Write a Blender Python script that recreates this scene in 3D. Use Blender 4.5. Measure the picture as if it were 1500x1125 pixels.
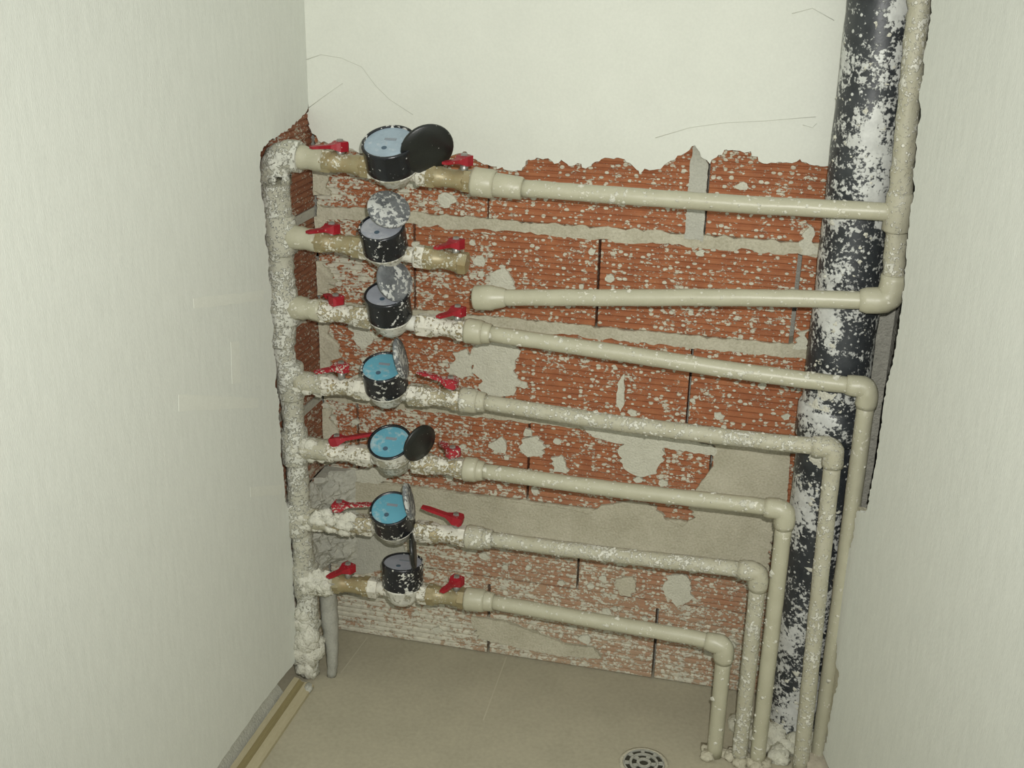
import bpy, math, random
from mathutils import Vector, Matrix, noise
random.seed(11)
scene = bpy.context.scene
for o in list(bpy.data.objects):
    bpy.data.objects.remove(o)

# ------------------------------------------------------------------ camera
CAM_LOC = (0.84783, -2.00608, 1.38415)
CAM_AXES = [(0.971352, 0.236811, 0.019885), (-0.102721, 0.342938, 0.933725), (0.214297, -0.909018, 0.357439)]
cam_data = bpy.data.cameras.new('camera')
cam_data.sensor_width = 36.0
cam_data.lens = 41.808
cam_data.clip_start = 0.01
cam = bpy.data.objects.new('camera', cam_data)
scene.collection.objects.link(cam)
_r, _u, _b = [Vector(a) for a in CAM_AXES]
cam.matrix_world = Matrix(((_r.x, _u.x, _b.x, CAM_LOC[0]), (_r.y, _u.y, _b.y, CAM_LOC[1]), (_r.z, _u.z, _b.z, CAM_LOC[2]), (0, 0, 0, 1)))
scene.camera = cam

# ------------------------------------------------------------------ light
world = bpy.data.worlds.new('world'); scene.world = world
world.use_nodes = True
bgn = world.node_tree.nodes['Background']
bgn.inputs[0].default_value = (0.97, 1.0, 0.955, 1)      # soft ambient light of the room behind the camera
bgn.inputs[1].default_value = 0.80
fl = bpy.data.lights.new('camera_flash', 'SPOT')
fl.energy = 84.0; fl.color = (1.0, 0.99, 0.95); fl.shadow_soft_size = 0.006
fl.spot_size = math.radians(95); fl.spot_blend = 1.0
flash = bpy.data.objects.new('camera_flash', fl)
scene.collection.objects.link(flash)
flash.matrix_world = cam.matrix_world.copy()
flash.location = Vector(CAM_LOC) + _r * 0.035 + _u * 0.055 - _b * 0.02
vs = scene.view_settings
vs.view_transform = 'Standard'; vs.look = 'None'; vs.gamma = 1.0; vs.use_curve_mapping = False
vs.exposure = 0.1

# ------------------------------------------------------------------ survey data (metres; back wall y=0, left corner x=0, floor z=0)
LINES = {1: {'a': -0.07, 'b': 1.0261, 'c': (0.341, 0.4249), 'm': 0.209, 'tee': -0.0029, 'vl': (0.0832, 0.1678), 'vr': (0.265, 0.341)},
 2: {'a': -0.0692, 'b': 0.8879, 'c': None, 'm': 0.1923, 'tee': 0.0007, 'vl': (0.0654, 0.1487), 'vr': (0.2595, 0.3328)},
 3: {'a': -0.0387, 'b': 0.7612, 'c': (0.3312, 0.3742), 'm': 0.1987, 'tee': -0.0009, 'vl': (0.0678, 0.1492), 'vr': (0.2623, 0.3312)},
 4: {'a': -0.0017, 'b': 0.6218, 'c': (0.3234, 0.3662), 'm': 0.1901, 'tee': 0.0062, 'vl': (0.0674, 0.1444), 'vr': (0.2453, 0.3234)},
 5: {'a': -0.0101, 'b': 0.4941, 'c': (0.3302, 0.3652), 'm': 0.2006, 'tee': 0.0091, 'vl': (0.0729, 0.1437), 'vr': (0.2519, 0.3302)},
 6: {'a': 0.0234, 'b': 0.3487, 'c': (0.3349, 0.3821), 'm': 0.201, 'tee': 0.0089, 'vl': (0.0702, 0.1414), 'vr': (0.256, 0.3349)},
 7: {'a': 0.0261, 'b': 0.2181, 'c': (0.3344, 0.3865), 'm': 0.2124, 'tee': 0.0167, 'vl': (0.0736, 0.1475), 'vr': (0.2605, 0.3344)}}
RUNS = {1: [(0.4248, -0.165, 1.001), (0.5731, -0.1667, 0.9962), (0.7848, -0.1693, 0.9966), (1.001, -0.172, 1.0013)],
 3: [(0.3742, -0.165, 0.7464), (0.5865, -0.1673, 0.7361), (0.8094, -0.1698, 0.7249), (0.9923, -0.172, 0.7201)],
 4: [(0.3686, -0.165, 0.6206), (0.5943, -0.1779, 0.6157), (0.8202, -0.1916, 0.618), (0.9507, -0.2, 0.6234)],
 5: [(0.3678, -0.165, 0.4882), (0.601, -0.1801, 0.4934), (0.8308, -0.196, 0.5031), (0.8871, -0.2, 0.5042)],
 6: [(0.3821, -0.165, 0.356), (0.6075, -0.1811, 0.3681), (0.7962, -0.1954, 0.3807), (0.8554, -0.2, 0.3833)],
 7: [(0.3865, -0.165, 0.2235), (0.6149, -0.1833, 0.2312), (0.7492, -0.1946, 0.2345), (0.8112, -0.2, 0.232)],
 8: [(0.3662, -0.165, 0.8091), (0.5817, -0.1672, 0.8294), (0.7981, -0.1696, 0.8497), (1.0079, -0.172, 0.864)]}
DIALS = {}
PLASTER_EDGE = [(-0.0042, 1.0724), (0.0023, 1.0441), (0.0157, 1.0257), (0.0362, 1.0209), (0.0848, 1.0117), (0.1356, 1.0016), (0.1986, 1.0019), (0.2485, 1.0098), (0.2891, 1.0229),
 (0.3101, 1.0077), (0.337, 1.0), (0.3687, 0.9949), (0.388, 0.9962), (0.3948, 1.013), (0.4138, 1.02), (0.4341, 1.0201), (0.445, 1.0115), (0.4566, 1.0192), (0.47, 1.0096),
 (0.4851, 1.0152), (0.4996, 1.0068), (0.5154, 1.0194), (0.5314, 1.0273), (0.5511, 1.0285), (0.5688, 1.0216), (0.5807, 1.0155), (0.5918, 1.0035), (0.5992, 1.0132), (0.6199, 1.0134),
 (0.6341, 1.0234), (0.6504, 1.0335), (0.6655, 1.0435), (0.6803, 1.0567), (0.6953, 1.0363), (0.7071, 1.028), (0.7193, 1.0434), (0.7319, 1.0531), (0.754, 1.0522), (0.7717, 1.0522),
 (0.7851, 1.0374), (0.7997, 1.0339), (0.819, 1.0384), (0.8386, 1.0374), (0.8509, 1.0448), (0.8668, 1.037), (0.8897, 1.0351), (0.9462, 1.0354)]
PATCHES = [[(0.3367, 0.8091), (0.353, 0.818), (0.3708, 0.8069), (0.3775, 0.7872), (0.3678, 0.7685), (0.345, 0.7639), (0.3295, 0.7753), (0.3267, 0.7955)],
 [(0.3101, 0.6744), (0.3553, 0.6816), (0.3837, 0.6752), (0.3906, 0.6561), (0.3783, 0.6282), (0.3918, 0.6028), (0.3794, 0.5743), (0.335, 0.5638), (0.3138, 0.5696), (0.3188, 0.5948),
  (0.3002, 0.6131), (0.2973, 0.6465)],
 [(0.2632, 0.6456), (0.2868, 0.6561), (0.2974, 0.6357), (0.3003, 0.609), (0.2792, 0.5959), (0.2606, 0.6089)],
 [(0.5908, 0.5173), (0.641, 0.5193), (0.6636, 0.499), (0.6629, 0.4714), (0.6542, 0.4496), (0.6244, 0.4387), (0.5985, 0.4464), (0.5815, 0.4776)],
 [(0.7547, 0.5212), (0.8186, 0.5265), (0.8879, 0.5271), (0.8916, 0.4194), (0.8293, 0.4079), (0.7197, 0.4123), (0.7372, 0.4453), (0.7544, 0.4778)],
 [(-0.011, 0.3517), (0.0899, 0.3561), (0.2028, 0.3594), (0.3133, 0.3567), (0.4083, 0.3537), (0.4883, 0.3547), (0.5307, 0.3491), (0.5534, 0.3695), (0.6044, 0.3866),
  (0.6533, 0.3834), (0.6766, 0.3583), (0.7091, 0.3486), (0.7269, 0.3654), (0.7211, 0.3929), (0.8789, 0.401), (0.871, 0.278), (0.714, 0.28), (0.584, 0.2809), (0.4507, 0.2817),
  (0.3691, 0.2817), (0.2304, 0.2826), (0.1169, 0.2846), (0.0013, 0.2927)],
 [(0.0241, 0.2343), (0.0946, 0.2538), (0.1448, 0.2396), (0.173, 0.2052), (0.1144, 0.165), (0.07, 0.1469), (0.0255, 0.1464), (0.0151, 0.1892)],
 [(0.677, 1.0557), (0.6914, 1.0431), (0.7041, 1.0246), (0.7038, 0.9568), (0.7041, 0.8932), (0.6726, 0.8955), (0.673, 0.9546), (0.6737, 1.0238)],
 [(0.8651, 0.8849), (0.8707, 0.9169), (0.8752, 0.9369), (0.8832, 0.9236), (0.8952, 0.885)], [(0.8768, 0.7164), (0.8772, 0.7462), (0.8925, 0.7527), (0.9007, 0.7189)],
 [(0.3971, 0.4866), (0.4231, 0.4968), (0.4406, 0.4822), (0.4347, 0.459), (0.4085, 0.4528), (0.3923, 0.4649)],
 [(0.4532, 0.4557), (0.4738, 0.464), (0.4875, 0.446), (0.4829, 0.4285), (0.4619, 0.4286)],
 [(0.335, 0.4691), (0.3547, 0.4884), (0.3708, 0.4763), (0.3659, 0.4559), (0.3419, 0.4529)],
 [(0.6846, 0.2372), (0.7163, 0.248), (0.7368, 0.2321), (0.7356, 0.1946), (0.7084, 0.1751), (0.6829, 0.2041)],
 [(0.5873, 0.2159), (0.6198, 0.227), (0.634, 0.2082), (0.6222, 0.1837), (0.5956, 0.1839)],
 [(0.3017, 0.0842), (0.3656, 0.087), (0.4433, 0.0684), (0.4994, 0.0543), (0.5545, 0.0561), (0.5692, 0.0349), (0.4866, 0.0249), (0.4021, 0.0293), (0.3165, 0.0385)],
 [(0.5727, 0.6226), (0.583, 0.6395), (0.5872, 0.5844), (0.5795, 0.5647), (0.571, 0.5825)], [(0.0601, 0.69), (0.0979, 0.6829), (0.108, 0.6542), (0.0831, 0.6353), (0.0629, 0.6496)],
 [(0.0619, 0.3792), (0.1191, 0.3955), (0.1356, 0.3741), (0.1012, 0.3517), (0.0641, 0.3557)],
 [(0.5009, 0.5338), (0.5777, 0.5266), (0.6967, 0.5235), (0.7537, 0.5184), (0.7552, 0.4996), (0.6482, 0.5039), (0.5727, 0.5013), (0.5314, 0.51)]]
BEDS = [([(-0.0525, 0.8863), (0.0745, 0.8905), (0.1789, 0.8932), (0.3063, 0.894), (0.4305, 0.8935), (0.5518, 0.8907), (0.6702, 0.8879), (0.7857, 0.8864), (0.8895, 0.8854)], 0.009),
 ([(0.308, 0.7224), (0.4359, 0.7177), (0.561, 0.7106), (0.6831, 0.7061), (0.8022, 0.7042), (0.9007, 0.7069)], 0.011),
 ([(0.035, 0.4989), (0.3099, 0.5309), (0.4416, 0.5353), (0.5699, 0.5368)], 0.008)]
CRACKS = [[(-0.0027, 1.1638), (0.0269, 1.1742), (0.0644, 1.1701), (0.1015, 1.1568), (0.1256, 1.127), (0.1501, 1.1051), (0.1932, 1.0806)],
 [(0.0001, 1.0822), (0.0304, 1.1037), (0.0655, 1.1276)], [(0.6143, 1.0652), (0.6693, 1.085), (0.7239, 1.0958), (0.7888, 1.1026), (0.8683, 1.1134)],
 [(0.8151, 1.2692), (0.8452, 1.2783), (0.8801, 1.2613)], [(0.8495, 1.0995), (0.8648, 1.096), (0.8705, 1.1028)]]
LEFT_EDGE = [(-0.0275, 1.0775), (-0.0616, 1.068), (-0.1034, 1.0589), (-0.1599, 1.0525), (-0.187, 1.0511), (-0.22, 1.0387), (-0.2265, 1.0088), (-0.2264, 0.9695), (-0.2183, 0.9508),
 (-0.2155, 0.91), (-0.2228, 0.8943), (-0.2108, 0.8621), (-0.217, 0.8341), (-0.2081, 0.7956), (-0.2171, 0.7679), (-0.2074, 0.7342), (-0.2184, 0.713), (-0.2086, 0.6784),
 (-0.2061, 0.6522), (-0.2141, 0.6334), (-0.201, 0.5988), (-0.2076, 0.5688), (-0.2009, 0.5264), (-0.2076, 0.4958), (-0.2001, 0.4587), (-0.1982, 0.4236), (-0.1984, 0.396),
 (-0.1806, 0.3634), (-0.1783, 0.3295), (-0.1851, 0.2971), (-0.1779, 0.2495), (-0.1848, 0.2165), (-0.1805, 0.1692), (-0.1792, 0.1229), (-0.1708, 0.0792), (-0.1675, 0.049),
 (-0.1812, 0.0454)]
SPLAY = 0.32492  # right wall angle, not surveyed: shaped so the flash falls off across it
RIGHT_EDGE = [(-0.2084, 1.3089), (-0.2147, 1.278), (-0.2113, 1.2487), (-0.2089, 1.2228), (-0.2172, 1.2053), (-0.2095, 1.181), (-0.2254, 1.155), (-0.2221, 1.1308), (-0.2279, 1.0934),
 (-0.229, 1.0625), (-0.2413, 1.0476), (-0.2343, 1.0263), (-0.2387, 0.9925), (-0.2408, 0.9578), (-0.2481, 0.9293), (-0.252, 0.8892), (-0.2527, 0.8581), (-0.2507, 0.8042),
 (-0.2395, 0.7452), (-0.2393, 0.6663), (-0.2381, 0.5962), (-0.2321, 0.5384), (-0.2168, 0.5229), (-0.1976, 0.5175), (-0.1933, 0.4941), (-0.1945, 0.4635), (-0.184, 0.4295),
 (-0.1844, 0.4002), (-0.1684, 0.3709), (-0.1547, 0.3225), (-0.1557, 0.2894), (-0.1798, 0.2783), (-0.1919, 0.2527), (-0.1947, 0.2247), (-0.213, 0.22), (-0.2151, 0.1942),
 (-0.2046, 0.1655), (-0.2031, 0.1293), (-0.1978, 0.1039), (-0.2019, 0.0712), (-0.1921, 0.0371)]
RISER = ([(-0.0016, -0.165, 1.0272), (-0.0027, -0.165, 0.9629), (-0.0018, -0.165, 0.8864), (-0.0016, -0.165, 0.82), (-0.0024, -0.165, 0.7583), (-0.0059, -0.165, 0.691)],
 [(-0.0059, -0.165, 0.691), (0.0008, -0.165, 0.6441), (0.006, -0.165, 0.6186), (0.0087, -0.165, 0.5394), (0.0114, -0.165, 0.4856), (0.0114, -0.165, 0.4026),
  (0.0129, -0.165, 0.3461), (0.015, -0.165, 0.2742), (0.0165, -0.165, 0.2154), (0.0188, -0.165, 0.1404), (0.0168, -0.165, 0.0629), (0.0158, -0.165, 0.0076)])
DRAIN = (0.6914, -0.2573, 0.0)
CONDUIT = (0.0583, -0.1539, 0.0)
CHIP = (0.0337, -0.212, 0.0)
FRAG = (0.9885, -0.1827, 0.0)
HANDLES = {(1, 0): (0.1153, 1.0455, -0.0339, -0.011),
 (1, 1): (0.3283, 1.0353, -0.0194, -0.0144),
 (2, 0): (0.0958, 0.9058, -0.025, -0.009),
 (2, 1): (0.3139, 0.8971, -0.0211, -0.0017),
 (3, 0): (0.0988, 0.78, -0.0276, 0.0012),
 (3, 1): (0.3178, 0.7808, -0.0204, -0.0067),
 (4, 0): (0.1047, 0.6577, -0.0314, -0.0175),
 (4, 1): (0.3049, 0.6514, -0.0616, 0.0148),
 (5, 0): (0.0914, 0.4957, 0.0711, 0.025),
 (5, 1): (0.3088, 0.5203, -0.0314, 0.0145),
 (6, 0): (0.0915, 0.3841, 0.0681, 0.0136),
 (6, 1): (0.3155, 0.3891, -0.0656, 0.0183),
 (7, 0): (0.1049, 0.2557, -0.0225, -0.0196),
 (7, 1): (0.3172, 0.2614, -0.0144, -0.0095)}
TILT = {1: 27, 2: 24.5, 3: 20, 4: 23, 5: 29, 6: 26, 7: -3}
LIDS = {1: ((0.2705, -0.185, 1.0547), (0.5398, -0.7652, -0.3508), 0.044),
 2: ((0.2043, -0.185, 0.9494), (0.4219, -0.5482, 0.7221), 0.036),
 3: ((0.2118, -0.185, 0.8295), (0.7633, -0.4527, 0.4609), 0.036),
 4: ((0.2193, -0.185, 0.6919), (0.9541, 0.1474, 0.2608), 0.036),
 5: ((0.2524, -0.185, 0.5402), (0.8405, -0.5154, -0.1672), 0.035),
 6: ((0.2308, -0.185, 0.4213), (0.9506, 0.2078, 0.2306), 0.034),
 7: ((0.2375, -0.185, 0.324), (0.9608, 0.2591, 0.0989), 0.034)}
WALL_BANDS = [[(-0.4757, 0.8645), (-0.239, 0.8103), (-0.2412, 0.7931), (-0.476, 0.8488)], [(-0.5398, 0.7357), (-0.2834, 0.6328), (-0.2856, 0.6161), (-0.5438, 0.7113)],
 [(-0.3346, 0.4887), (-0.2117, 0.4367), (-0.2139, 0.4186), (-0.3344, 0.4706)], [(-0.3675, 0.7618), (-0.3393, 0.7537), (-0.3441, 0.6835), (-0.3726, 0.6915)]]
FLOOR_LINES = [[(0.0787, -0.0076, 0.0), (0.0722, -0.1381, 0.0)], [(0.3752, 0.0018, 0.0), (0.3834, -0.2114, 0.0)]]


# ------------------------------------------------------------------ helpers
col = scene.collection
def tag(o, label, cat, group=None):
    o['label'] = label; o['category'] = cat
    if group: o['group'] = group
    return o
def empty(name, loc=(0, 0, 0)):
    o = bpy.data.objects.new(name, None); o.empty_display_size = .03
    o.location = loc; col.objects.link(o); return o
class MB:
    def __init__(self): self.v = []; self.f = []; self.smooth = []
    def add(self, vs, fs, smooth=False):
        n = len(self.v); self.v += [tuple(p) for p in vs]
        for q in fs: self.f.append(tuple(i + n for i in q)); self.smooth.append(smooth)
        return self
    def box(self, a, b):
        x0, y0, z0 = a; x1, y1, z1 = b
        return self.add([(x0,y0,z0),(x1,y0,z0),(x1,y1,z0),(x0,y1,z0),(x0,y0,z1),(x1,y0,z1),(x1,y1,z1),(x0,y1,z1)],
                 [(0,3,2,1),(4,5,6,7),(0,1,5,4),(1,2,6,5),(2,3,7,6),(3,0,4,7)])
    def tube(self, pts, rad, seg=16, cap=True, rough=0.0, freq=60.0, smooth=True, twist=0.0, xform=None):
        """swept tube through pts; rad is one radius or one per point; rough = crust relief in metres"""
        P = [Vector(p) for p in pts]; n = len(P)
        R = list(rad) if hasattr(rad, '__len__') else [rad] * n
        T = []
        for i in range(n):
            a = P[max(i-1, 0)]; b = P[min(i+1, n-1)]
            d = (b - a)
            T.append(d.normalized() if d.length > 1e-9 else (T[-1] if T else Vector((0,0,1))))
        N = T[0].orthogonal().normalized(); vs = []; prev = T[0]
        for i in range(n):
            q = prev.rotation_difference(T[i]); N = (q @ N); N = (N - T[i] * N.dot(T[i])).normalized(); prev = T[i]
            B = T[i].cross(N)
            for k in range(seg):
                a = 2 * math.pi * (k / seg) + twist
                d = N * math.cos(a) + B * math.sin(a); p = P[i] + d * R[i]
                if rough:
                    h = noise.fractal(p * freq, 0.7, 2.0, 3) * rough
                    p = p + d * h
                vs.append(p if xform is None else xform @ p)
        fs = []
        for i in range(n-1):
            for k in range(seg):
                k2 = (k+1) % seg
                fs.append((i*seg+k, i*seg+k2, (i+1)*seg+k2, (i+1)*seg+k))
        self.add(vs, fs, smooth)
        if cap:
            b0 = len(self.v) - n*seg
            self.f.append(tuple(b0 + k for k in reversed(range(seg)))); self.smooth.append(False)
            self.f.append(tuple(b0 + (n-1)*seg + k for k in range(seg))); self.smooth.append(False)
        return self
    def lathe(self, prof, seg=32, axis='z', smooth=True, closed=True):
        vs = []
        for r, h in prof:
            for k in range(seg):
                a = 2*math.pi*k/seg; c, s = math.cos(a)*r, math.sin(a)*r
                vs.append((c, s, h) if axis == 'z' else (h, c, s))
        fs = []
        for i in range(len(prof)-1):
            for k in range(seg):
                k2 = (k+1) % seg
                fs.append((i*seg+k, i*seg+k2, (i+1)*seg+k2, (i+1)*seg+k))
        self.add(vs, fs, smooth)
        if closed:
            b0 = len(self.v) - len(prof)*seg
            self.f.append(tuple(b0+k for k in reversed(range(seg)))); self.smooth.append(False)
            self.f.append(tuple(b0+(len(prof)-1)*seg+k for k in range(seg))); self.smooth.append(False)
        return self
    def prism(self, poly, front, back):
        """closed slab between front(p) and back(p) for a 2-d outline"""
        n = len(poly)
        vs = [front(p) for p in poly] + [back(p) for p in poly]
        fs = [tuple(range(n)), tuple(range(2*n-1, n-1, -1))]
        fs += [(i, i+n, (i+1) % n + n, (i+1) % n) for i in range(n)]
        return self.add(vs, fs)
    def blob(self, c, r, sq=(1,1,1), seg=7, rough=.35, seed=0):
        vs = []; c = Vector(c)
        rings = 5
        for i in range(rings+1):
            t = math.pi*i/rings
            for k in range(seg):
                a = 2*math.pi*k/seg
                d = Vector((math.sin(t)*math.cos(a), math.sin(t)*math.sin(a), math.cos(t)))
                h = 1 + rough*noise.noise(d*1.7 + c*37 + Vector((seed, 0, 0)))
                vs.append(c + Vector((d.x*sq[0], d.y*sq[1], d.z*sq[2]))*r*h)
        fs = [(i*seg+k, (i+1)*seg+k, (i+1)*seg+(k+1) % seg, i*seg+(k+1) % seg) for i in range(rings) for k in range(seg)]
        return self.add(vs, fs, True)
    def build(self, name, mat, parent=None, fix=True):
        me = bpy.data.meshes.new(name)
        me.from_pydata([tuple(v) for v in self.v], [], self.f)
        me.polygons.foreach_set('use_smooth', self.smooth)
        if fix:
            import bmesh
            bm = bmesh.new(); bm.from_mesh(me)
            bmesh.ops.recalc_face_normals(bm, faces=bm.faces); bm.to_mesh(me); bm.free()
        me.materials.append(mat); me.update()
        o = bpy.data.objects.new(name, me); col.objects.link(o)
        if parent: o.parent = parent
        return o
def ragged(poly, step=.006, amp=.003, closed=True, seed=0):
    out = []; n = len(poly); rnd = random.Random(seed)
    for i in range(n if closed else n-1):
        a = Vector(poly[i]); b = Vector(poly[(i+1) % n]); m = max(1, int((b-a).length/step))
        for k in range(m):
            p = a.lerp(b, k/m)
            if k or closed:
                p = p + Vector((rnd.uniform(-amp, amp), rnd.uniform(-amp, amp)))
            out.append((p.x, p.y))
    if not closed: out.append(tuple(poly[-1]))
    return out

def combed(poly, amp=.006, seed=0, pitch=.0056):
    """outline whose steep edges are feathered sideways along the brick ribs"""
    out = []; n = len(poly); rnd = random.Random(seed)
    for i in range(n):
        a = Vector(poly[i]); b = Vector(poly[(i+1) % n]); ln = (b-a).length; m = max(1, int(ln/pitch)); st = abs(b.y-a.y)/max(ln, 1e-6)
        for k in range(m):
            p = a.lerp(b, k/m)
            out.append((p.x + amp*st*rnd.uniform(-1, 1), p.y + .0016*(1-st)*rnd.uniform(-1, 1)))
    return out

# ------------------------------------------------------------------ materials
def new_mat(name):
    m = bpy.data.materials.new(name); m.use_nodes = True
    nt = m.node_tree; b = nt.nodes['Principled BSDF']
    return m, nt, b
def spatter(name, base, spat, thr=.55, scale=60, stretch=(1,1,1), rough=.75, dens=.35, dots=.0, bump=.5, dist=.004, var=.25, metallic=0.0, low=0.0, soft=.03, base2=None, dscale=.1, spec=.3, veil=None, left=0.0):
    m, nt, b = new_mat(name); N = nt.nodes; Lk = nt.links.new
    g = N.new('ShaderNodeNewGeometry'); mp = N.new('ShaderNodeMapping'); mp.inputs['Scale'].default_value = stretch
    Lk(g.outputs['Position'], mp.inputs['Vector'])
    def nz(sc, det=4, ro=.6, vec=mp):
        n = N.new('ShaderNodeTexNoise'); n.inputs['Scale'].default_value = sc; n.inputs['Detail'].default_value = det; n.inputs['Roughness'].default_value = ro
        Lk(vec.outputs[0], n.inputs['Vector']); return n.outputs['Fac']
    def mth(op, a, c, cl=False):
        n = N.new('ShaderNodeMath'); n.operation = op; n.use_clamp = cl
        for i, q in enumerate((a, c)):
            if isinstance(q, (int, float)): n.inputs[i].default_value = q
            else: Lk(q, n.inputs[i])
        return n.outputs[0]
    n1 = mth('ADD', mth('MULTIPLY', nz(scale*2.0, 3), .55), mth('MULTIPLY', nz(scale*.55, 5), .45)); n2 = nz(scale*dscale, 2, .5)
    v = mth('ADD', n1, mth('MULTIPLY', mth('SUBTRACT', n2, .5), dens))
    if low:
        s = N.new('ShaderNodeSeparateXYZ'); Lk(g.outputs['Position'], s.inputs[0])
        lo = mth('MULTIPLY', mth('SUBTRACT', .46, s.outputs['Z']), 2.3, True)
        v = mth('ADD', v, mth('MULTIPLY', lo, low))
    if left:
        s2 = N.new('ShaderNodeSeparateXYZ'); Lk(g.outputs['Position'], s2.inputs[0])
        v = mth('ADD', v, mth('MULTIPLY', mth('MULTIPLY', mth('SUBTRACT', .40, s2.outputs['X']), 2.6, True), left))
    mask = mth('MULTIPLY', mth('SUBTRACT', v, thr), 1/soft, True)
    if dots:
        vo = N.new('ShaderNodeTexVoronoi'); vo.inputs['Scale'].default_value = scale*1.25; Lk(mp.outputs[0], vo.inputs['Vector'])
        sep = N.new('ShaderNodeSeparateColor'); Lk(vo.outputs['Color'], sep.inputs[0])
        dm = mth('MULTIPLY', mth('SUBTRACT', mth('MULTIPLY', sep.outputs[0], dots), vo.outputs['Distance']), 12, True)
        mask = mth('MAXIMUM', mask, dm)
    nb = nz(scale*.35, 5, .65)
    mx0 = N.new('ShaderNodeMix'); mx0.data_type = 'RGBA'
    b2 = base2 or tuple(c*(1-var) for c in base)
    mx0.inputs['A'].default_value = (*base, 1); mx0.inputs['B'].default_value = (*b2, 1)
    Lk(mth('MULTIPLY', mth('SUBTRACT', nb, .35), 3.0, True), mx0.inputs['Factor'])
    src = mx0.outputs['Result']
    if veil and low:
        mv = N.new('ShaderNodeMix'); mv.data_type = 'RGBA'; mv.inputs['B'].default_value = (*veil, 1)
        Lk(mth('MULTIPLY', lo, mth('MULTIPLY', n2, 1.7, True)), mv.inputs['Factor']); Lk(src, mv.inputs['A']); src = mv.outputs['Result']
    mx = N.new('ShaderNodeMix'); mx.data_type = 'RGBA'
    Lk(mask, mx.inputs['Factor']); Lk(src, mx.inputs['A'])
    ms = N.new('ShaderNodeMix'); ms.data_type = 'RGBA'; ms.inputs['A'].default_value = (*spat, 1); ms.inputs['B'].default_value = (*[c*.8 for c in spat], 1)
    Lk(mth('MULTIPLY', mth('SUBTRACT', nz(scale*.8, 3), .4), 4.0, True), ms.inputs['Factor'])
    Lk(ms.outputs['Result'], mx.inputs['B'])
    Lk(mx.outputs['Result'], b.inputs['Base Color'])
    b.inputs['Specular IOR Level'].default_value = spec
    b.inputs['Roughness'].default_value = rough
    if metallic:
        Lk(mth('MULTIPLY', mth('SUBTRACT', 1.0, mask), metallic), b.inputs['Metallic'])
    bp = N.new('ShaderNodeBump'); bp.inputs['Strength'].default_value = bump; bp.inputs['Distance'].default_value = dist
    Lk(mth('ADD', mask, mth('MULTIPLY', n1, .5)), bp.inputs['Height']); Lk(bp.outputs[0], b.inputs['Normal'])
    return m
def stucco(name, c1, c2, scale=25, bump=.15, dist=.002, rough=.85, stretch=(1,1,1), fine=260, spec=.2, detail=6):
    m, nt, b = new_mat(name); N = nt.nodes; Lk = nt.links.new
    g = N.new('ShaderNodeNewGeometry'); mp = N.new('ShaderNodeMapping'); mp.inputs['Scale'].default_value = stretch
    Lk(g.outputs['Position'], mp.inputs['Vector'])
    n = N.new('ShaderNodeTexNoise'); n.inputs['Scale'].default_value = scale; n.inputs['Detail'].default_value = detail; n.inputs['Roughness'].default_value = .6
    n2 = N.new('ShaderNodeTexNoise'); n2.inputs['Scale'].default_value = fine; n2.inputs['Detail'].default_value = 3
    for q in (n, n2): Lk(mp.outputs[0], q.inputs['Vector'])
    a = N.new('ShaderNodeMath'); a.operation = 'ADD'; Lk(n.outputs['Fac'], a.inputs[0]); Lk(n2.outputs['Fac'], a.inputs[1])
    h = N.new('ShaderNodeMath'); h.operation = 'MULTIPLY_ADD'; h.inputs[1].default_value = 1.6; h.inputs[2].default_value = -1.1; h.use_clamp = True; Lk(a.outputs[0], h.inputs[0])
    mx = N.new('ShaderNodeMix'); mx.data_type = 'RGBA'; mx.inputs['A'].default_value = (*c1, 1); mx.inputs['B'].default_value = (*c2, 1)
    Lk(h.outputs[0], mx.inputs['Factor']); Lk(mx.outputs['Result'], b.inputs['Base Color'])
    b.inputs['Roughness'].default_value = rough; b.inputs['Specular IOR Level'].default_value = spec
    bp = N.new('ShaderNodeBump'); bp.inputs['Strength'].default_value = bump; bp.inputs['Distance'].default_value = dist
    Lk(a.outputs[0], bp.inputs['Height']); Lk(bp.outputs[0], b.inputs['Normal'])
    return m
def plain(name, c, rough=.5, spec=.4, metallic=0.0):
    m, nt, b = new_mat(name); b.inputs['Base Color'].default_value = (*c, 1)
    b.inputs['Roughness'].default_value = rough; b.inputs['Specular IOR Level'].default_value = spec; b.inputs['Metallic'].default_value = metallic
    return m
WHITE = (.60, .575, .46)
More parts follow.
